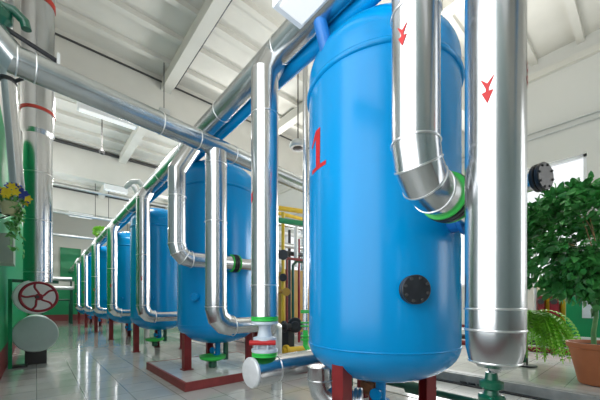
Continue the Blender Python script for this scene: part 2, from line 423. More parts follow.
# ------------------------------------------------------------------ risers (lower loop pipes)
RX, RR = 1.5, .118
def arrow_down(par, x, y, z, rr, L, w, deg, up=False, m='red'):
    a = math.radians(deg); decal(par, (x, y, z), (0, 0, 1 if up else -1), (math.cos(a), math.sin(a), 0), rr, arrow(L, w, w), m)
def make_riser(y, ztop, label, group, zb=.84):
    t = pipe_thing('loop_pipe', (RX, y, zb), label, 'pipe', group)
    el = elbow((RX, y, zb), (0, 0, -1), (1, 0, 0), .19, 3)
    top_ = [(RX, y, ztop)] if y < 4 else [(AX, y, za(y)), (RX, y, za(y)-.22)]
    MB().tube(top_+el, RR*.98, 40).build('pipe_cladding', 'steel', t)
    e2 = V((RX+.19, y, zb)); MB().tube([e2, (RX+.72, y, zb)], RR*.80, 40).build('branch', 'steel', t)
    seams(t, [((RX, y, zb+.22), (0, 0, 1)), ((RX, y, zb+1.15), (0, 0, 1)), ((RX, y, ztop-.14), (0, 0, 1)), (e2+V((.01, 0, 0)), (1, 0, 0))], RR*.98)
    MB().disc((RX+.70, y, zb), (1, 0, 0), RR*1.25, .03, 32).build('flange', 'silverflange', t)
    MB().tube([(RX+.73, y, zb), (RX+.83, y, zb-.06), (RX+.83, y, HP if y < 4 and False else 0)], .07, 24).build('down_pipe', 'dullsteel', t)
    return t
GR = 'silver loop pipes dropping in front of the tanks'
R2 = make_riser(CY, cz(RX)-RC*.55, 'silver pipe dropping from the crossing pipe and elbowed right in front of the second tank', GR)
R3 = make_riser(CY+DY, za(CY+DY)-RA*.8, 'silver elbowed pipe standing before the third tank, with a tiny red arrow', GR)
arrow_down(R3, RX, CY+DY, 1.55, RR, .05, .025, 245)
for i, w in enumerate(['fourth', 'fifth', 'sixth', 'seventh']):
    c = copy_tree(R3); y = CY+DY*(i+2); c.location = (RX, y, .84)
    c['label'] = 'silver elbowed pipe standing before the %s tank of the row' % w

# straight riser 1 with its valve and floor collector
Yr = 2.2
t = pipe_thing('riser_pipe', (RX, Yr, .97), 'straight silver pipe left of the nearest tank, rising from the white valve', 'pipe')
MB().tube([(RX, Yr, .985), (RX, Yr, za(Yr)-.22), (AX, Yr, za(Yr)-.02)], RR, 48).build('pipe_cladding', 'steel', t)
seams(t, [((RX, Yr, z), (0, 0, 1)) for z in (1.25, 2.72)], RR)
arrow_down(t, RX, Yr, 2.0, RR, .05, .03, 168)
t = thing('gate_valve', (RX, Yr, .635), 'pale valve with lime green flanges and a red band under the straight silver pipe', 'valve')
MB().disc((RX, Yr, .945), (0, 0, 1), .118, .022, 40).disc((RX, Yr, .968), (0, 0, 1), .118, .016, 40).build('upper_flange', 'lime', t, 30)
MB().disc((RX, Yr, .637), (0, 0, 1), .112, .02, 40).disc((RX, Yr, .66), (0, 0, 1), .112, .016, 40).build('lower_flange', 'lime', t, 30)
MB().lathe((RX, Yr, .676), [(0, 0), (.112, 0), (.115, .005), (.115, .026), (.06, .04), (.05, .085), (.07, .10), (.10, .105), (.10, .125), (.065, .135), (.05, .20), (.06, .235), (.115, .244), (.115, .266), (0, .268)], 40).build('valve_body', 'valvewhite', t, 30)
for i in range(6):
    a = 2*PI*i/6+.2; MB().tube([(RX+.09*math.cos(a), Yr+.09*math.sin(a), .68), (RX+.09*math.cos(a), Yr+.09*math.sin(a), .80)], .009, 8).build('stud_bolt', 'valvewhite', t, 40)
rd = V((-.64, -.77, 0))
q = V((RX, Yr, .765))+rd*.085; sx = V((.77, -.64, 0))
g = MB().tube([q-sx*.12, q+sx*.10], .021, 12).build('red_lever', 'red', t, 40)
t = pipe_thing('collector_pipe', (1.37, Yr, .30), 'silver pipe with a pale round end cap low beneath the white valve', 'pipe')
MB().tube([(1.375, Yr+.02, .51), (3.3, Yr+.02, .51)], .125, 48).build('pipe_cladding', 'steel', t)
MB().lathe((1.375, Yr+.02, .51), [(0, .028), (.09, .024), (.121, .016), (.130, .004), (.130, -.012), (.126, -.012)], 48, (-1, 0, 0)).build('end_cap', 'capgrey', t, 30)
seams(t, [((1.62, Yr+.02, .51), (1, 0, 0)), ((2.2, Yr+.02, .51), (1, 0, 0))], .125)
for x in (2.9,): MB().box((x-.03, Yr-.04, 0), (x+.03, Yr+.08, .40)).build('pipe_support', 'redleg', t)
# elbow pipe coming out below tank 1
t = pipe_thing('outlet_elbow', (1.83, 1.85, 0), 'bent silver pipe with a mitred elbow beneath the left side of the nearest tank', 'pipe')
e0 = at(318, 372, d=2.62)
ex, ey = 1.83, 1.85
MB().tube([(ex, ey, .56)]+elbow((ex, ey, .27), (0, 0, -1), V((.55, -.84, 0)), .17, 3)+[V((ex, ey, .27))+V((.55, -.84, 0)).normalized()*.30], .108, 40).build('pipe_cladding', 'steel', t)
seams(t, [((ex, ey, .45), (0, 0, 1))], .108)
vd = V((.55, -.84, 0)).normalized(); e = V((ex, ey, .27))+vd*.30
MB().disc(e-vd*.01, vd, .13, .03, 36).disc(e+vd*.024, vd, .13, .03, 36).build('flange', 'silverflange', t, 30)
MB().box((e.x-.04, e.y-.04, 0), (e.x+.04, e.y+.04, .17)).build('pipe_support', 'redleg', t)
# lumpy bronze valve near the outlet
vz = thing('outlet_fitting', (2.4, 1.7, 0), 'rust brown bolted fitting under the nearest tank', 'fitting')
MB().tube([(2.22, 1.66, .34), (2.66, 1.80, .34)], .05, 20).disc((2.3, 1.685, .34), (.93, .3, 0), .09, .03, 24).disc((2.52, 1.755, .34), (.93, .3, 0), .09, .03, 24).build('fitting_body', 'rust', vz, 30)
MB().box((2.38, 1.69, 0), (2.44, 1.75, .30)).build('fitting_stand', 'redleg', vz)
# green drain hoses and wheel beneath tank 2
for i, (cy, lab) in enumerate(((Y1+DY, 'second'), (Y1+2*DY, 'third'))):
    gp = thing('drain_manifold', (XT-.1, cy-.1, HP), 'bright green dished drain fitting under the %s tank' % lab, 'drain', 'green drain fittings under the tanks')
    MB().lathe((XT-.14, cy-.12, .22), [(0, 0), (.12, .0), (.19, .03), (.2, .075), (.17, .075), (.1, .05), (0, .045)], 36).build('dish', 'lime', gp, 30)
    MB().disc((XT-.14, cy-.12, HP), (0, 0, 1), .06, .11, 20).build('drain_foot', 'dkgreen', gp, 30)
    MB().tube([(XT+.1, cy-.08, .20), (XT+.1, cy-.08, .62)], .04, 20).build('drain_riser', 'dkgreen', gp, 30)

# ------------------------------------------------------------------ feed pipes at the front
FX, FR = 1.30, .104
def feed(y, ztop, label, arrows, top=False, ext=.35):
    t = pipe_thing('feed_pipe', (FX, y, 1.65), label, 'pipe', 'silver feed pipes with green ringed joints')
    z = H+.55; path = [V((FX, y, ztop))]+elbow((FX, y, z), (0, 0, -1), (1, 0, 0), .17, 3)
    if top:
        path = [V((AX, y, za(y)-.02)), V((FX, y, ztop))]+path[1:]
    end = V((FX+ext, y, z))
    MB().tube(path+[end-V((.08, 0, 0))], FR, 48).build('pipe_cladding', 'steel', t)
    ps = elbow((FX, y, z), (0, 0, -1), (1, 0, 0), .17, 3)
    seams(t, [(ps[0], (0, 0, 1)), (ps[1], (ps[2]-ps[0])), (ps[2], (ps[3]-ps[1])), (ps[3], (1, 0, 0)), ((FX, y, z+.75), (0, 0, 1))], FR)
    MB().disc(end-V((.08, 0, 0)), (1, 0, 0), FR*1.16, .016, 40).build('green_ring', 'lime', t, 30)
    MB().disc(end-V((.055, 0, 0)), (1, 0, 0), FR*1.20, .028, 40).disc(end-V((.02, 0, 0)), (1, 0, 0), FR*1.20, .028, 40).build('dark_flange', 'black', t, 30)
    MB().tube([end, end+V((.75, 0, 0))], FR*.8, 40).build('branch', 'steel', t)
    MB().disc(end+V((.02, 0, 0)), (1, 0, 0), FR*1.16, .02, 40).build('green_ring', 'lime', t, 30)
    for i in range(8):
        a = 2*PI*i/8; MB().tube([end+V((-.075, FR*1.03*math.cos(a), FR*1.03*math.sin(a))), end+V((.02, FR*1.03*math.cos(a), FR*1.03*math.sin(a)))], .008, 8).build('stud_bolt', 'dullsteel', t, 40)
    return t
t = feed(.70, H+2.6, 'silver pipe with a red arrow dropping before the nearest tank to a three piece elbow', 1)
arrow_down(t, FX, .70, H+1.16, FR, .048, .026, 178)
t = feed(.75+DY, H+1.62, 'silver pipe elbowed across the front of the second tank to a green ringed joint', 0, top=True, ext=.80)


# big right hand pipe
BX, BY, BR = 1.5, .444, .114
t = pipe_thing('main_pipe', (BX, BY, .82), 'broadest silver pipe in the right foreground, marked with red arrows, ending over a green valve', 'pipe')
prof = [(0, .80), (.022, .80), (.026, .825), (BR*.62, .826), (BR*.86, .848), (BR*.97, .905), (BR, .985), (BR, H+2.9), (0, H+2.9)]
MB().lathe((BX, BY, 0), prof, 64).build('pipe_cladding', 'steel', t, 12)
seams(t, [((BX, BY, 1.075), (0, 0, 1)), ((BX, BY, .985), (0, 0, 1))], BR-.002)
MB().ring((BX, BY, .848), (0, 0, 1), BR*.86, .004, 40, 6).build('seam_bead', 'bead', t, 60)
MB().box((BX-.02, BY-.006, .795), (BX+.13, BY+.006, .90)).build('cladding_tail', 'dullsteel', t)
arrow_down(t, BX, BY, H+.868, BR, .056, .027, 184)
arrow_down(t, BX, BY, H+.93, BR, .055, .032, 282)
t = thing('globe_valve', (BX, BY, 0), 'dark green cast valve directly under the broadest silver pipe', 'valve')
GX = BX-.012; GY = BY+.008
MB().lathe((GX, GY, 0), [(0, .0), (.07, 0), (.07, .03), (.035, .05), (.03, .50), (.04, .53), (.045, .60), (.034, .64), (.03, .66), (.05, .67), (.052, .695), (.03, .705), (.026, .725), (.046, .735), (.046, .76), (.026, .77), (.022, .80), (0, .80)], 36).build('valve_body', 'dkgreen', t, 30)
for a in (20, 110, 200, 290):
    a = math.radians(a); MB().disc((GX+.04*math.cos(a), GY+.04*math.sin(a), .655), (0, 0, 1), .009, .05, 10).build('bolt', 'dkgreen', t, 40)
MB().tube([(GX-.01, GY, .61), (GX+.06, GY-.05, .61)], .018, 16).build('valve_spindle', 'dkgreen', t, 30)

# standpipe with black blind flange behind the big pipe
sx_, sy_ = 3.0, .95
t = pipe_thing('standpipe', (sx_, sy_, 1.95), 'vertical pipe behind the broadest silver pipe with a round black blind flange', 'pipe')
fn = V((-.30, -1, 0)).normalized(); fe = at(536, 179, d=2.42)
MB().tube([(fe.x, fe.y, fe.z), V(fe)-fn*.26, V(fe)-fn*.34+V((0, 0, .10)), V(fe)-fn*.34+V((0, 0, 4.6))], .085, 32).build('pipe_run', 'steel', t, 20)
fl = MB().disc(V(fe)-fn*.0, fn, .108, .03, 40).disc(V(fe)+fn*.036, fn, .108, .035, 40).build('blind_flange', 'black', t, 30)
fc = V(fe)+fn*.068; ft = fn.cross(V((0, 0, 1)))
for i in range(8):
    a = 2*PI*i/8+.2; MB().disc(fc+(ft*math.cos(a)+V((0, 0, 1))*math.sin(a))*.088, fn, .010, .012, 8).build('bolt', 'darkgrey', fl, 40)

# fluorescent luminaire beside the header
def luminaire(a, b_, label, hang=True, group='fluorescent lamps under the ceiling', w=.10, h=.09):
    a = V(a); b_ = V(b_); c = (a+b_)/2; L = (b_-a).length; d = (b_-a).normalized(); s = d.cross(V((0, 0, 1)))
    t = thing('ceiling_lamp', c, label, 'lamp', group)
    rot = V((1, 0, 0)).rotation_difference(V((d.x, d.y, 0)).normalized()).to_matrix()
    MB().box((c.x-L/2, c.y-w, c.z), (c.x+L/2, c.y+w, c.z+h), rot=rot, piv=c).build('lamp_housing', 'white', t)
    MB().box((c.x-L/2+.04, c.y-w*.8, c.z-.012), (c.x+L/2-.04, c.y+w*.8, c.z-.001), rot=rot, piv=c).build('diffuser', 'lamp', t)
    if hang:
        for k_ in (-.35, .35):
            p = c+d*L*k_; MB().tube([p+V((0, 0, h)), (p.x, p.y, ZC)], .004, 8).build('hanging_rod', 'darkgrey', t)
    return t
luminaire((1.08, 1.36, H+1.62), (1.08, -.2, H+1.62), 'white fluorescent lamp hung beside the overhead pipe at the top of the picture', w=.10, h=.07)
luminaire((.68, 8.37, 5.43), (1.88, 8.37, 5.43), 'white lamp fixed under the nearest ceiling beam, at upper left below the crossing pipe', False, h=.215)
luminaire((1.95, 13.67, 5.45), (2.75, 13.67, 5.45), 'small far white lamp under the middle ceiling beam', False, h=.195)
luminaire((1.2, 18.97, 5.45), (2.2, 18.97, 5.45), 'farthest white lamp left of the header, under the last ceiling beam', False, h=.195)
for y_ in (2.5, 8.5, 14.5): luminaire((4.6, y_, 4.65), (5.8, y_, 4.65), 'added white fill lamp over the far side of the tank row, %s of three' % {2.5: 'nearest', 8.5: 'middle', 14.5: 'farthest'}[y_], h=.12)  # three added luminaires, there to carry the ceiling fill
# pendant with dark bulb and junction box
t = thing('pendant_bulb', at(102, 151, d=7.5), 'bare dark bulb on a rod below the crossing pipe at left', 'lamp')
c = V(t.location); MB().tube([c+V((0, 0, .05)), (c.x, c.y, ZC-.1)], .012, 8).build('rod', 'darkgrey', t)
MB().lathe(c, [(0, -.09), (.05, -.07), (.07, -.02), (.05, .03), (.025, .06), (0, .06)], 20).build('bulb', 'darkgrey', t, 40)
c = at(164, 113, d=7.2); t = thing('junction_box', c, 'small grey box on the ceiling cable above the crossing pipe', 'junction box')
MB().box(c-V((.11, .08, .07)), c+V((.11, .08, .07))).build('box_body', 'dullsteel', t); MB().tube([c+V((0, 0, .07)), (c.x, c.y, ZC-.1)], .01, 8).build('conduit', 'darkgrey', t)
c = at(298, 146, d=6.0); t = thing('dome_lamp', c, 'round grey dome lamp hanging right of the straight silver pipe', 'lamp')
MB().lathe(c, [(.05, -.05), (.15, -.05), (.17, -.02), (.17, .04), (.12, .09), (.05, .13), (0, .13)], 36).build('lamp_shade', 'dullsteel', t, 30)
MB().lathe(c, [(0, -.07), (.13, -.045), (.13, .0), (0, .0)], 30).build('lamp_glass', 'black', t, 30)
MB().tube([c+V((0, 0, .12)), (c.x, c.y, ZC-.01)], .012, 8).build('rod', 'darkgrey', t)
# cables and conduits under the ceiling
b = MB().tube([(2.74, YF+.1, ZC-.15), (2.74, 8.2, ZC-.15)], .022, 10); tag(b.build('ceiling_cable', 'black'), 'thin black cable running along the long ceiling rib', 'cable')
for i, (yb, w, lab) in enumerate(((8.12, .022, 'dark conduit along the nearest ceiling beam'), (13.4, .055, 'dark conduit along the middle ceiling beam'), (18.7, .07, 'dark conduit along the farthest ceiling beam'))):
    tag(MB().tube([(XL+.02, yb, ZC-.19), (XR-.02, yb, ZC-.19)], w, 12).build('conduit', 'darkgrey'), lab, 'conduit', 'dark conduits under the ceiling')
for i, (yb, z_, rr, lab) in enumerate(((12.0, H+3.65, .04, 'thin grey pipe slung across the hall nearest the third lamp'), (16.0, H+3.75, .06, 'grey pipe slung across the far hall'), (21.0, H+3.7, .09, 'thick grey duct slung before the end wall'))):
    t = thing('slung_pipe', (1, yb, z_), lab, 'pipe', 'grey pipes slung across the hall')
    MB().tube([(XL+.01, yb, z_), (4.5, yb, z_)], rr, 16).build('pipe_run', 'dullsteel', t)
    for x in ((1.95, 2.45, 4.2) if yb == 16.0 else (4.2,)): MB().tube([(x, yb, z_), (x, yb, ZC)], .012, 8).build('hanging_rod', 'darkgrey', t)
# right wall conduits
for z_, rr, lab in ((H+4.06, .022, 'upper thin pipe along the window wall above the plant'), (H+3.92, .018, 'lower thin pipe along the window wall above the plant')):
    tag(MB().tube([(XR-.03, YF+.1, z_), (XR-.03, YB-.1, z_)], rr, 10).build('wall_conduit', 'dullsteel'), lab, 'conduit', 'thin pipes along the window wall')

# blue lever handle by the luminaire
t = thing('lever_valve', (AX-.05, 1.66, za(1.6)+.1), 'small blue lever handle on top of the thick overhead pipe', 'valve handle')
MB().tube([(AX-.1, 1.56, za(1.6)+.08), (AX-.12, 1.56, za(1.6)+.24)], .018, 12).tube([(AX-.17, 1.54, za(1.6)+.16), (AX-.02, 1.58, za(1.6)+.2)], .018, 12).build('lever', 'blue', t, 40)

# ------------------------------------------------------------------ left side group
t = pipe_thing('vertical_duct', (0.02, 6.9, 1.5), 'wide silver pipe with red straps standing against the left wall', 'pipe')
MB().lathe((.02, 6.9, 0), [(0, 1.46), (.195, 1.46), (.195, 3.95), (.225, 4.02), (.225, ZC-.12), (0, ZC-.12)], 56).build('pipe_cladding', 'steel', t)
for z_ in (1.62, 2.5, 3.3): MB().ring((.02, 6.9, z_), (0, 0, 1), .196, .006, 40, 6).build('seam_bead', 'bead', t, 60)
for z_ in (H+3.28, H+5.15):
    MB().lathe((.02, 6.9, z_-.045), [(.2, 0), (.236, 0), (.236, .09 if z_ > 5 else .05), (.2, .09 if z_ > 5 else .05)], 48).build('red_strap', 'strap', t, 30)
t = pipe_thing('leaning_pipe', (-.2, 5.3, 2.3), 'slim silver pipe leaning at the far left edge beside the wide strapped one', 'pipe')
MB().tube([(-.30, 5.3, ZC-.12), (-.29, 5.3, 4.2), (-.185, 5.3, 2.55), (-.19, 5.42, 2.40), (-.22, 5.6, 2.37), (-.375, 5.62, 2.37)], .072, 32).build('pipe_cladding', 'steel', t, 20)
MB().lathe((-.27, 5.3, 3.9), [(.05, -.02), (.086, -.02), (.086, .02), (.05, .02)], 30).tube([(-.2, 5.25, 3.9), (-.13, 5.2, 3.94)], .02, 10).build('clamp', 'black', t, 30)
# handwheel valve
vy = 6.75
t = thing('handwheel_valve', (.0, vy, .92), 'large valve with a dark red spoked handwheel against a white round flange', 'valve')
MB().disc((-.02, vy+.1, 1.2), (0, -1, 0), .285, .12, 48).lathe((-.02, vy+.1, 1.2), [(.2, 0), (.2, -.35), (0, -.35)], 40, (0, -1, 0)).build('valve_body', 'white', t, 30)
MB().tube([(.01, vy, 1.2), (.01, vy-.24, 1.2)], .025, 16).build('spindle', 'darkgrey', t, 30)
wc = V((.03, vy-.2, 1.2)); hw = MB().ring(wc, (0, 1, 0),   .232, .021, 56, 10)
hw = hw.disc(wc+V((0, .02, 0)), (0, -1, 0), .055, .045, 24).build('handwheel', 'wheelred', t, 40)
for i in range(5):
    a = 2*PI*i/5+.25; pts = []
    for k_ in range(7):
        f_ = k_/6; rr_ = .04+.19*f_; aa = a+.45*math.sin(f_*PI)*.6+.25*f_
        pts.append(wc+V((rr_*math.cos(aa), 0, rr_*math.sin(aa))))
    MB().tube(pts, .016, 8).build('spoke', 'wheelred', hw, 60)
# end-capped drum
t = thing('vessel_drum', (-.01, 7.0, 0), 'big grey round end of a horizontal vessel near the floor at left, under the handwheel', 'vessel')
MB().lathe((-.01, 7.0, .56), [(0, .0), (.30, 0), (.315, -.012), (.315, -.06), (.295, -.065), (.295, -1.6), (0, -1.65)], 56, (0, -1, 0)).build('vessel_shell', 'drum', t, 30)
for y_ in (7.3, 8.3): MB().box((-.16, y_-.06, 0), (.14, y_+.06, .31)).build('saddle', 'darkgrey', t)
MB().box((-.34, 7.0, 0.0), (-.12, 7.22, .03)).build('drip_tray', 'darkgrey', t)
# green frame behind the valve
t = thing('valve_surround', (0, 7.1, 0), 'dark green steel post and bar round the handwheel valve', 'frame')
MB().box((-.36, 6.99, 0), (-.31, 7.04, 1.50)).build('post', 'green', t)
MB().box((-.31, 7.0, 1.45), (.30, 7.04, 1.50)).build('crossbar', 'dkgreen', t)
# valve on the crossing pipe
t = thing('cast_valve', (-.19, 2.93, H+1.86), 'dark green hooked cast valve on the crossing pipe at the top left corner', 'valve')
zz = H+1.86; CV = 2.93
MB().lathe((-.2, CV, zz-.01), [(0, 0), (.06, 0), (.06, .03), (.045, .05), (.075, .09), (.08, .14), (.05, .19), (0, .21)], 28).build('valve_body', 'dkgreen', t, 30)
MB().tube([(-.2, CV-.02, zz+.17), (-.12, CV-.03, zz+.17), (-.065, CV-.03, zz+.13), (-.055, CV-.03, zz+.08)], .03, 16).build('valve_outlet', 'dkgreen', t, 20)
t = thing('pipe_clip', (.0, 2.95, H+1.82), 'black steel bar lying on the crossing pipe near the strapped duct', 'bracket')
MB().tube([(-.17, 2.92, H+1.90), (.12, 2.955, H+1.837)], .016, 10).build('bar', 'black', t); MB().box((.115, 2.93, H+1.79), (.135, 2.98, H+1.89)).build('bar_stop', 'dullsteel', t)

# planter with flowers on the left wall
def rdir(up=0): 
    v = V((random.gauss(0, 1), random.gauss(0, 1), random.gauss(0, 1)+up)); return v.normalized()
pc = V((-.235, 4.95, 2.20))
t = thing('flower_pot', pc, 'cream wall pot of blue and yellow flowers with trailing ivy at the left edge', 'plant')
MB().lathe(pc, [(0, -.06), (.07, -.06), (.10, .07), (.106, .08), (.09, .08), (.085, .06), (0, .05)], 28).build('pot', 'cream', t, 30)
MB().tube([pc+V((-.155, 0, -.04)), pc+V((.0, 0, -.065))], .008, 8).tube([pc+V((-.155, 0, -.16)), pc+V((0, 0, -.065))], .006, 8).build('wall_bracket', 'black', t)
L = []
for i in range(90):
    d = rdir(.5); p = pc+V((0, 0, .08))+V((d.x*.10, d.y*.14, abs(d.z)*.12)); L.append((p, rdir(.3), rdir(), .06, .03))
for k_ in range(3):
    sx0 = random.uniform(-.02, .11); y0 = random.uniform(-.1, .1)
    for i in range(26):
        f_ = i/26; p = pc+V((sx0+.04*math.sin(f_*6+k_)+.02, y0, .05-f_*random.uniform(.30, .60))); p.x = max(p.x, XL+.05)
        L.append((p, rdir(-.3), V((1, -.3, .2)), .07, .055))
MB().leafs(L).build('foliage', 'ivy', t, 60, fixn=False)
for k_ in range(24):
    d = rdir(.7); p = pc+V((d.x*.14+.02, d.y*.16, .11+abs(d.z)*.17)); p.x = max(p.x, XL+.05)
    L = [(p, V((math.cos(a), -.3, math.sin(a))), V((0, -1, 0)), .05, .035) for a in [2*PI*j/6 for j in range(6)]]
    MB().leafs(L).build('flower', 'petalb' if k_ % 2 else 'petaly', t, 60, fixn=False)
bp = thing('wall_enclosure', (XL, 5.6, 1.5), 'grey green metal enclosure on the left wall below the flower pot', 'electrical box')
MB().box((XL+.002, 5.45, 1.62), (XL+.16, 5.95, 2.0)).build('box_body', 'beige', bp)
MB().box((XL+.03, 5.44, 1.65), (XL+.14, 5.45, 1.97)).build('box_door', 'beige', bp)
''', (XL, 6.2, 0), 'green painted pipes bracketed upright on the left wall', 'pipe')
t.name = 'wall_pipe'
MB().tube([(XL+.06, 6.1, 0.0), (XL+.06, 6.1, 1.62)], .03, 16).tube([(XL+.06, 6.5, 0.0), (XL+.06, 6.5, 1.62)], .03, 16)'''

# small round shrub and loop pipe on the header
c = V((AX, 12.1, za(12.1)+RA)); t = thing('round_plant', c, 'small round green leafy ball on the far overhead pipe', 'plant')
L = []
for i in range(420):
    d = rdir(); p = c+V((0, 0, .17))+d*.17*random.uniform(.6, 1); L.append((p, d+rdir()*.5, rdir(), .07, .04))
MB().leafs(L).build('foliage', 'fern', t, 60, fixn=False); MB().disc(c-V((0, 0, .01)), (0, 0, 1), .08, .10, 20).build('pot', 'black', t, 30)
t = pipe_thing('vent_loop', (1.3, 6.7, za(6.5)), 'small white loop of pipe rising over the overhead pipe', 'pipe')
g = za(6.6)
MB().tube([(AX-.02, 6.9, g+.05), (AX-.1, 6.9, g+.22), (AX-.2, 6.85, g+.24), (AX-.26, 6.75, g+.14), (AX-.2, 6.6, g+.2), (AX-.1, 6.5, g+.2), (AX, 6.45, g+.05)], .045, 20).build('pipe_run', 'white', t, 25)

# ------------------------------------------------------------------ far end details
for (px0, py, yy, rr, mt, lab) in ((52, 279, 20.5, .12, 'dullsteel', 'upper thick grey pipe before the end wall'), (52, 288, 20.0, .10, 'dullsteel', 'lower grey pipe before the end wall'), (52, 300, 21.5, .05, 'dkgreen', 'green rail pipe low before the end wall')):
    z_ = at(65, py, Y=yy).z
    t = thing('end_pipe', (1, yy, 0), lab, 'pipe', 'pipes before the end wall')
    MB().tube([(XL+.02, yy, z_), (1.45, yy, z_)], rr, 20).build('pipe_run', mt, t)
    for x in (.2, 1.4): MB().box((x-.04, yy-.03, 0), (x+.04, yy+.03, z_-rr*.8)).build('pipe_stand', 'dkgreen', t)

# ------------------------------------------------------------------ things seen between riser and tank 1
t = pipe_thing('slim_standpipe', at(305.5, 300, d=3.6)*1, 'slim silver upright pipe hard against the left edge of the nearest tank', 'pipe'); c = V(t.location); t.location = (c.x, c.y, 0)
MB().tube([(c.x, c.y, .78), (c.x, c.y, H+2.9)], .033, 20).build('pipe_run', 'steel', t)
MB().tube([(c.x, c.y, .82), (c.x, c.y, .60), (c.x, c.y-.06, .54), (c.x, 2.28, .54)], .03, 20).build('lower_pipe', 'lime', t)
for z_ in (.66, .70, .82, .86, .98, 1.0): MB().disc((c.x, c.y, z_), (0, 0, 1), .058, .018, 24).build('green_flange', 'lime', t, 30)
def pipe_simple(name, pts, rr, m, lab, group=None, sm=20, cat='pipe'):
    o = MB().tube(pts, rr, 20).build(name, m, None, sm); return tag(o, lab, cat, group)
t = thing('storage_tank', (5.6, 6.3, 0), 'ochre square tank seen between the straight silver pipe and the nearest blue tank', 'tank')
MB().box((4.6, 6.0, .35), (6.6, 7.6, 1.95)).build('tank_body', 'ochre', t)
for x in (4.7, 6.4):
    for y_ in (6.1, 7.4): MB().box((x, y_, 0), (x+.1, y_+.1, .35)).build('leg', 'redleg', t)
y_ = 5.2
pv = at(283, 250, Y=4.3)
t = thing('gas_riser', (pv.x, pv.y, 0), 'upright yellow pipe in the gap beside the straight silver pipe', 'pipe')
MB().tube([(pv.x, pv.y, 0), (pv.x, pv.y, 2.72)], .03, 16).build('pipe_run', 'yellow', t)
for z_, q_ in ((1.95, .09), (1.55, .07)): MB().disc((pv.x-.02, pv.y-.03, z_), (-.6, -.8, 0), q_, .05, 28).build('gauge', 'black', t, 30)
pipe_simple('gas_pipe', [(pv.x-.6, 4.45, 2.78), (5.2, 4.45, 3.0), (6.5, 4.45, 3.0), (XR-.01, 4.45, 3.0)], .045, 'yellow', 'upper yellow pipe slanting behind the straight silver pipe', 'yellow overhead pipes')
pipe_simple('gas_pipe', [(pv.x, 5.3, 3.05), (7.5, 5.3, 3.05), (XR-.01, 5.3, 3.05)], .04, 'yellow', 'farther yellow pipe level behind the green one', 'yellow overhead pipes')
pipe_simple('green_pipe', [(2.95, 3.95, 2.44), (5.5, 3.95, 2.62), (XR-.01, 3.95, 2.62)], .045, 'dkgreen' if False else 'green', 'green pipe sloping up behind the straight silver pipe')
pipe_simple('steam_pipe', [(3.0, 5.8, 2.5), (8.0, 5.8, 2.5), (XR-.01, 5.8, 2.5)], .06, 'dullsteel', 'grey level pipe behind the yellow upright')
pipe_simple('steam_pipe', [(3.0, 6.4, 2.95), (8.5, 6.4, 2.95), (XR-.01, 6.4, 2.95)], .05, 'white', 'white level pipe high behind the yellow upright')
c = at(293, 300, Y=5.0)
pipe_simple('bent_pipe', [(c.x, 5.0, 0), (c.x, 5.0, 1.9), (c.x+.1, 5.0, 2.0), (c.x+.8, 5.0, 2.0)], .03, 'dkgreen', 'dark green pipe bent over before the ochre tank')
c = at(296, 300, Y=5.5)
pipe_simple('white_pipe', [(c.x, 5.5, 1.96), (c.x, 5.5, 2.9)], .05, 'white', 'short white upright pipe above the ochre tank')
for yy, x0, x1, z_, rr, m_, lab in ((4.9, 2.6, 5.4, 2.02, .03, 'redleg', 'dark red level pipe in front of the ochre tank top'), (5.6, 3.0, 6.5, 2.28, .045, 'darkgrey', 'dark level pipe above the ochre tank'), (6.9, 3.0, 8.8, 3.35, .07, 'steel2', 'silver level pipe highest behind the straight silver pipe'), (7.9, 3.2, 8.8, 2.75, .08, 'redleg', 'dark red level pipe far behind the yellow pipes')):
    pipe_simple('plant_pipe', [(x0, yy, z_), (XR-.01, yy, z_)], rr, m_, lab, 'level pipes behind the tank row')
for px_, yy, z1_, rr, m_, lab in ((287, 4.7, 1.95, .022, 'redleg', 'thin dark red upright pipe in front of the ochre tank'), (289.5, 5.85, 2.9, .035, 'darkgrey', 'dark upright pipe left of the ochre tank'), (299, 5.75, 2.7, .03, 'wheelred', 'red upright pipe near the slim silver standpipe'), (302, 6.9, 3.3, .05, 'steel2', 'silver upright pipe behind the ochre tank')):
    c = at(px_, 300, Y=yy); zb_ = 0 if yy < 6 else .0
    pipe_simple('upright_pipe', [(c.x, yy, 0), (c.x, yy, z1_)], rr, m_, lab, 'upright pipes by the ochre tank')
c = at(281.5, 292, Y=4.1); t = thing('gas_valve', c, 'small yellow handled valve on the yellow upright pipe', 'valve')
MB().tube([(c.x-.1, c.y, c.z), (c.x+.12, c.y, c.z+.02)], .035, 16).disc((c.x+.02, c.y-.1, c.z), (-.3, -1, 0), .07, .02, 20).tube([(c.x+.02, c.y, c.z), (c.x+.02, c.y-.1, c.z)], .015, 8).build('valve_body', 'ochre', t, 30)
# pump with black motor and yellow pipework
c = at(295, 325, d=5.2); t = thing('pump', (c.x, c.y, 0), 'black round motor pump with yellow fittings behind the straight silver pipe', 'pump')
ax = V((-.6, -.8, 0)).normalized()
MB().disc(V((c.x, c.y, c.z))-ax*.05, ax, .13, .10, 32).disc(V((c.x, c.y, c.z))+ax*.05, ax, .07, .05, 24).disc(V((c.x, c.y, c.z))-ax*.40, ax, .10, .36, 32).build('motor', 'black', t, 30)
MB().tube([V((c.x, c.y, c.z))+V((-.45, .1, -.02)), V((c.x, c.y, c.z))+V((-.1, .0, -.02))], .05, 20).disc(V((c.x-.35, c.y+.08, c.z-.02)), (1, -.2, 0), .10, .04, 24).disc(V((c.x-.22, c.y+.05, c.z-.02)), (1, -.2, 0), .10, .04, 24).build('flanged_pipe', 'black', t, 30)
MB().tube([V((c.x-.35, c.y-.1, .32)), V((c.x+.15, c.y-.15, .32))], .06, 20).disc(V((c.x-.3, c.y-.1, .32)), (1, -.1, 0), .1, .06, 24).build('yellow_fitting', 'yellow', t, 30)
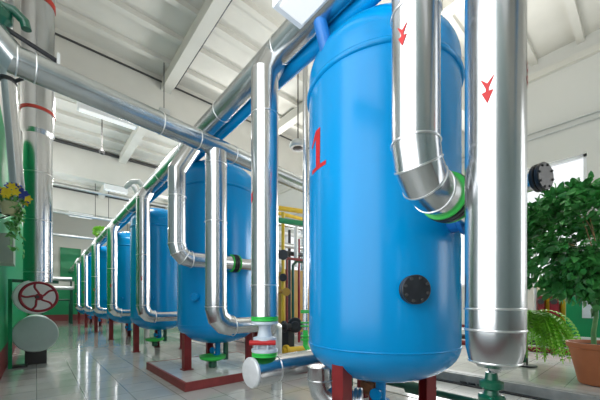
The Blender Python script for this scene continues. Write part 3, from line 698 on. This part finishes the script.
MB().box((c.x-.5, c.y-.3, 0), (c.x+.3, c.y+.5, .24)).build('pump_base', 'rededge', t)
MB().box((c.x-.06, c.y+.1, .24), (c.x+.06, c.y+.3, c.z-.05)).build('pump_foot', 'black', t)

# big dark boiler-like masses further right so the gaps are filled
t = thing('boiler', (6.3, 9.5, 0), 'grey clad horizontal boiler standing behind the tank row', 'boiler')
MB().lathe((6.3, 9.2, 1.5), [(0, 0), (1.0, 0), (1.05, -.05), (1.05, -4.5), (0, -4.5)], 56, (0, -1, 0)).build('boiler_shell', 'dullsteel', t, 30)
for y_ in (9.8, 13.0): MB().box((5.6, y_, 0), (7.0, y_+.3, .75)).build('saddle', 'redleg', t)
MB().disc((6.3, 9.2, 1.5), (0, -1, 0), .42, .1, 40).build('boiler_door', 'bluedark', t, 30)

# floor-level green pipe near the tank legs
t = thing('floor_pipe', (3.14, -.5, 0), 'dark green pipe running low along the floor right of the nearest tank', 'pipe')
MB().tube([(3.16, -2.0, .16), (3.16, 3.6, .16)], .036, 20).build('pipe_run', 'dkgreen', t)
MB().disc((3.16, 1.50, .16), (0, 1, 0), .085, .03, 28).disc((3.16, 1.56, .16), (0, 1, 0), .085, .03, 28).tube([(3.16, 1.6, .16), (3.16, 1.8, .16)], .07, 20).build('valve_flange', 'dkgreen', t, 30)
for y_ in (-1.0, .9, 2.6): MB().box((3.13, y_, 0), (3.19, y_+.05, .13)).build('pipe_foot', 'dkgreen', t)
# green bottle-like foot right of big pipe
c = at(524, 362, Z=.12); t = thing('floor_nozzle', (c.x, c.y, .12), 'small green upright nozzle on the step beside the broadest silver pipe', 'nozzle')
MB().lathe((c.x, c.y, .12), [(0, 0), (.055, 0), (.055, .04), (.035, .07), (.03, .2), (.012, .22), (.01, .30), (0, .30)], 20).build('nozzle_body', 'dkgreen', t, 30)
# black diagonal floor clips
for i in range(3):
    p = at(461+i*8, 382+i*1.2, Z=0)
    tag(MB().box((p.x-.03, p.y-.15, .008), (p.x+.03, p.y+.15, .03), rot=Matrix.Rotation(-.9, 3, 'Z'), piv=p).build('drain_bar', 'black'), 'short black bar lying over the floor channel, %s of three from the left' % ('first', 'second', 'third')[i], 'bar', 'black bars by the floor channel')

# ------------------------------------------------------------------ potted tree
def pot(t, c, R0, hh, m):
    MB().lathe(c, [(0, 0), (R0*.60, 0), (R0*.64, .01), (R0*.93, hh*.86), (R0*1.0, hh*.88), (R0*1.02, hh), (R0*.94, hh), (R0*.9, hh*.9), (0, hh*.88)], 48).build('pot', m, t, 30)
c = V((5.12, .40, .125)); ph = .50; PR = .31
t = thing('potted_tree', c, 'leafy dark green tree in a terracotta pot on the step at the right edge', 'plant')
pot(t, c, PR, ph, 'terracotta')
MB().disc(c+V((0, 0, ph*.88)), (0, 0, 1), PR*.9, .02, 32).build('soil', 'soil', t, 30)
for i, (dx, m, rr) in enumerate(((-.06, 'stem', .026), (.05, 'trunk', .024), (.13, 'trunk', .02))):
    p0 = c+V((dx, -dx*.8, ph*.85)); pts = [p0]
    for k_ in range(1, 7): pts.append(p0+V((dx*.12*k_+.02*math.sin(k_+i), .02*math.cos(k_*1.3+i)-(.03*k_ if i == 1 else 0)*dx, .19*k_)))
    MB().tube(pts, [rr*(1-.07*k_) for k_ in range(7)], 14).build('trunk', m, t, 60)
cc = V((5.12, .42, 1.86)); L = []
blobs = []
for i in range(120):
    d = rdir(); rr = random.uniform(.55, 1)**.6; blobs.append(cc+V((d.x*.90*rr, d.y*.90*rr, d.z*.68*rr)))
for k_ in range(8000):
    b0 = random.choice(blobs); d = rdir(); p = b0+d*random.uniform(.02, .17); 
    o_ = (p-cc).normalized()
    L.append((p, (o_+rdir()*.9+V((0, 0, -.35))), (rdir(1.2)), random.uniform(.08, .13), random.uniform(.05, .08)))
MB().leafs(L).build('foliage', 'leaf', t, 60, fixn=False)
b = MB()
for b0 in blobs[:22]:
    s0 = c+V((0, 0, 1.1+random.random()*.5)); mid = (s0+b0)/2+V((0, 0, .08)); b.tube([s0, mid, b0], [.008, .005, .003], 6)
b.build('branches', 'trunk', t, 60)
# fern on a stand
c = at(527, 314, d=4.7); t = thing('fern_plant', (c.x, c.y, .125), 'bright green drooping fern on a thin stand behind the broadest silver pipe', 'plant')
MB().lathe((c.x, c.y, c.z-.22), [(0, 0), (.07, 0), (.11, .18), (.115, .2), (.1, .2), (0, .18)], 28).build('pot', 'darkgrey', t, 30)
MB().tube([(c.x, c.y, c.z-.22), (c.x, c.y, .14)], .012, 10).disc((c.x, c.y, .125), (0, 0, 1), .13, .02, 24).build('plant_stand', 'black', t, 30)
L = []
for i in range(95):
    a = random.uniform(0, 2*PI); ln = random.uniform(.5, .95); el = random.uniform(.2, .9)
    dh = V((math.cos(a), math.sin(a), 0)); p = V(c)-V((0, 0, .03)); v = dh*math.cos(el)+V((0, 0, math.sin(el)))
    n_ = 16
    for k_ in range(n_):
        v = (v+V((0, 0, -.19))).normalized(); p = p+v*ln/n_
        sd = v.cross(V((0, 0, 1))).normalized(); w = .11*math.sin(PI*(k_+2)/(n_+3))
        for s in (-1, 1): L.append((p.copy(), sd*s+v*.5, V((0, 0, 1)), w, .040))
        L.append((p.copy(), v, V((0, 0, 1)), ln/n_*1.3, .02))
MB().leafs(L).build('fronds', 'fern', t, 60, fixn=False)

# things along the window wall
def boxpx(name, px0, px1, py0, py1, X, dx, m, lab, cat, group=None, z0=None):
    a = at(px0, py0, X=X); b_ = at(px1, py1, X=X); zz0 = b_.z if z0 is None else z0
    t = thing(name, (X, (a.y+b_.y)/2, zz0), lab, cat, group)
    o = MB().box((X, min(a.y, b_.y), zz0), (X+dx, max(a.y, b_.y), a.z)).build('body', m, t)
    return t, a, b_
t, a, b_ = boxpx('green_board', 566, 606, 274, 316, 8.3, .12, 'green', 'green painted board behind the potted tree', 'board', z0=.42)
MB().box((8.27, min(a.y, b_.y)+.1, .8), (8.30, max(a.y, b_.y)-.25, 1.25)).build('poster', 'valvewhite', t)
for i, (px, w, mt, lab) in enumerate(((541, 6, 'redleg', 'dark red pump body below the window, left of the green board'), (554, 9, 'wheelred', 'dark red cabinet beside the green board'))):
    t, a, b_ = boxpx('red_cabinet', px-w/2, px+w/2, 296, 315, 8.3, .3, mt, lab, 'cabinet', z0=.42)
    MB().disc((8.3, (a.y+b_.y)/2, a.z-.12), (-1, 0, 0), .06, .03, 20).build('dial', 'darkgrey', t, 30)
for i in range(3):
    px = (548, 563, 536)[i]; a = at(px, 260, X=8.5)
    t = thing('yellow_pipe' if i < 2 else 'grey_pipe', (8.5, a.y, .42), ('short yellow upright pipe at the window sill', 'yellow upright pipe next to the green board', 'grey upright pipe at the window sill')[i], 'pipe')
    MB().tube([(8.5, a.y, .42), (8.5, a.y, (1.75, 1.8, 2.4)[i])], .045, 14).build('pipe_run', ('yellow', 'yellow', 'dullsteel')[i], t)
pipe_simple('rail_pipe', [(7.7, -2, .30), (7.7, 6.5, .30)], .06, 'darkgrey', 'upper dark pipe running along the foot of the window ledge', 'dark pipes along the ledge')
pipe_simple('rail_pipe', [(7.5, -2, .18), (7.5, 6.5, .18)], .055, 'redleg', 'lower dark red pipe running along the foot of the window ledge', 'dark pipes along the ledge')
# red marked box glimpsed between tank 1 and the big pipe
c = at(459, 205, d=2.6); 

# ------------------------------------------------------------------ light
def area(name, loc, rot, sx, sy, e, col=(1, 1, 1)):
    l = bpy.data.lights.new(name, 'AREA'); l.shape = 'RECTANGLE'; l.size = sx; l.size_y = sy; l.energy = e; l.color = col
    o = bpy.data.objects.new(name, l); COL.objects.link(o); o.location = loc; o.rotation_euler = rot; return o
E = .55
# daylight standing in the window openings, known and added ones
area('daylight_left_a', (XL-.05, 1.05, 2.95), (0, -PI/2, 0), 4.3, 2.6, 85, (.97, .99, 1))
area('added_daylight_left_b', (XL-.05, 14.5, 5.15), (0, -PI/2, 0), 1.6, 10.8, 110, (.97, .99, 1))  # extra light through the added high left window
area('added_daylight_front', (6.9, YF+.1, 3.2), (PI/2, 0, 0), 2.9, 4.2, 110, (1, .99, .97))  # extra light through the added opening behind the camera
area('daylight_right_a', (XR+.03, 3.05, 2.95), (0, PI/2, 0), 2.6, 4.1, 230)
area('daylight_right_b', (XR+.03, 9.5, 2.95), (0, PI/2, 0), 2.6, 3.8, 230)
area('daylight_right_c', (XR+.03, 16, 2.95), (0, PI/2, 0), 2.6, 3.8, 230)
for x, y_, z_ in ((1.08, .5, H+1.85), (5.2, 2.5, 4.8), (5.2, 8.5, 4.8), (5.2, 14.5, 4.8)):
    area('added_fill_light', (x, y_, z_), (PI, 0, 0), 1.2, .2, 70, (1, .98, .94))  # upward fill added above the luminaires to brighten the ceiling
for x, y_ in ((1.28, 8.37), (2.35, 13.67), (1.7, 18.97)): area('added_fill_light', (x, y_, 5.40), (0, 0, 0), 1.0, .15, 110, (1, .98, .94))  # downward fill added under beam lamps that are switched off
w = bpy.data.worlds.new('World'); bpy.context.scene.world = w; w.use_nodes = True
bg = w.node_tree.nodes['Background']; bg.inputs[0].default_value = (.93, .97, 1, 1); bg.inputs[1].default_value = 1.4

cam = bpy.data.cameras.new('Camera'); co = bpy.data.objects.new('Camera', cam); COL.objects.link(co)
co.location = (0, 0, H); co.rotation_euler = (PI/2, 0, -YAW)
cam.sensor_width = 36; cam.lens = 304/600*36; cam.shift_y = 103/600; cam.clip_start = .05
S = bpy.context.scene; S.camera = co
S.view_settings.view_transform = 'Standard'; S.view_settings.look = 'None'; S.view_settings.gamma = 1; S.view_settings.use_curve_mapping = False
S.view_settings.exposure = 0.08
S.cycles.max_bounces = 10; S.cycles.diffuse_bounces = 5; S.cycles.glossy_bounces = 5; S.cycles.sample_clamp_indirect = 6
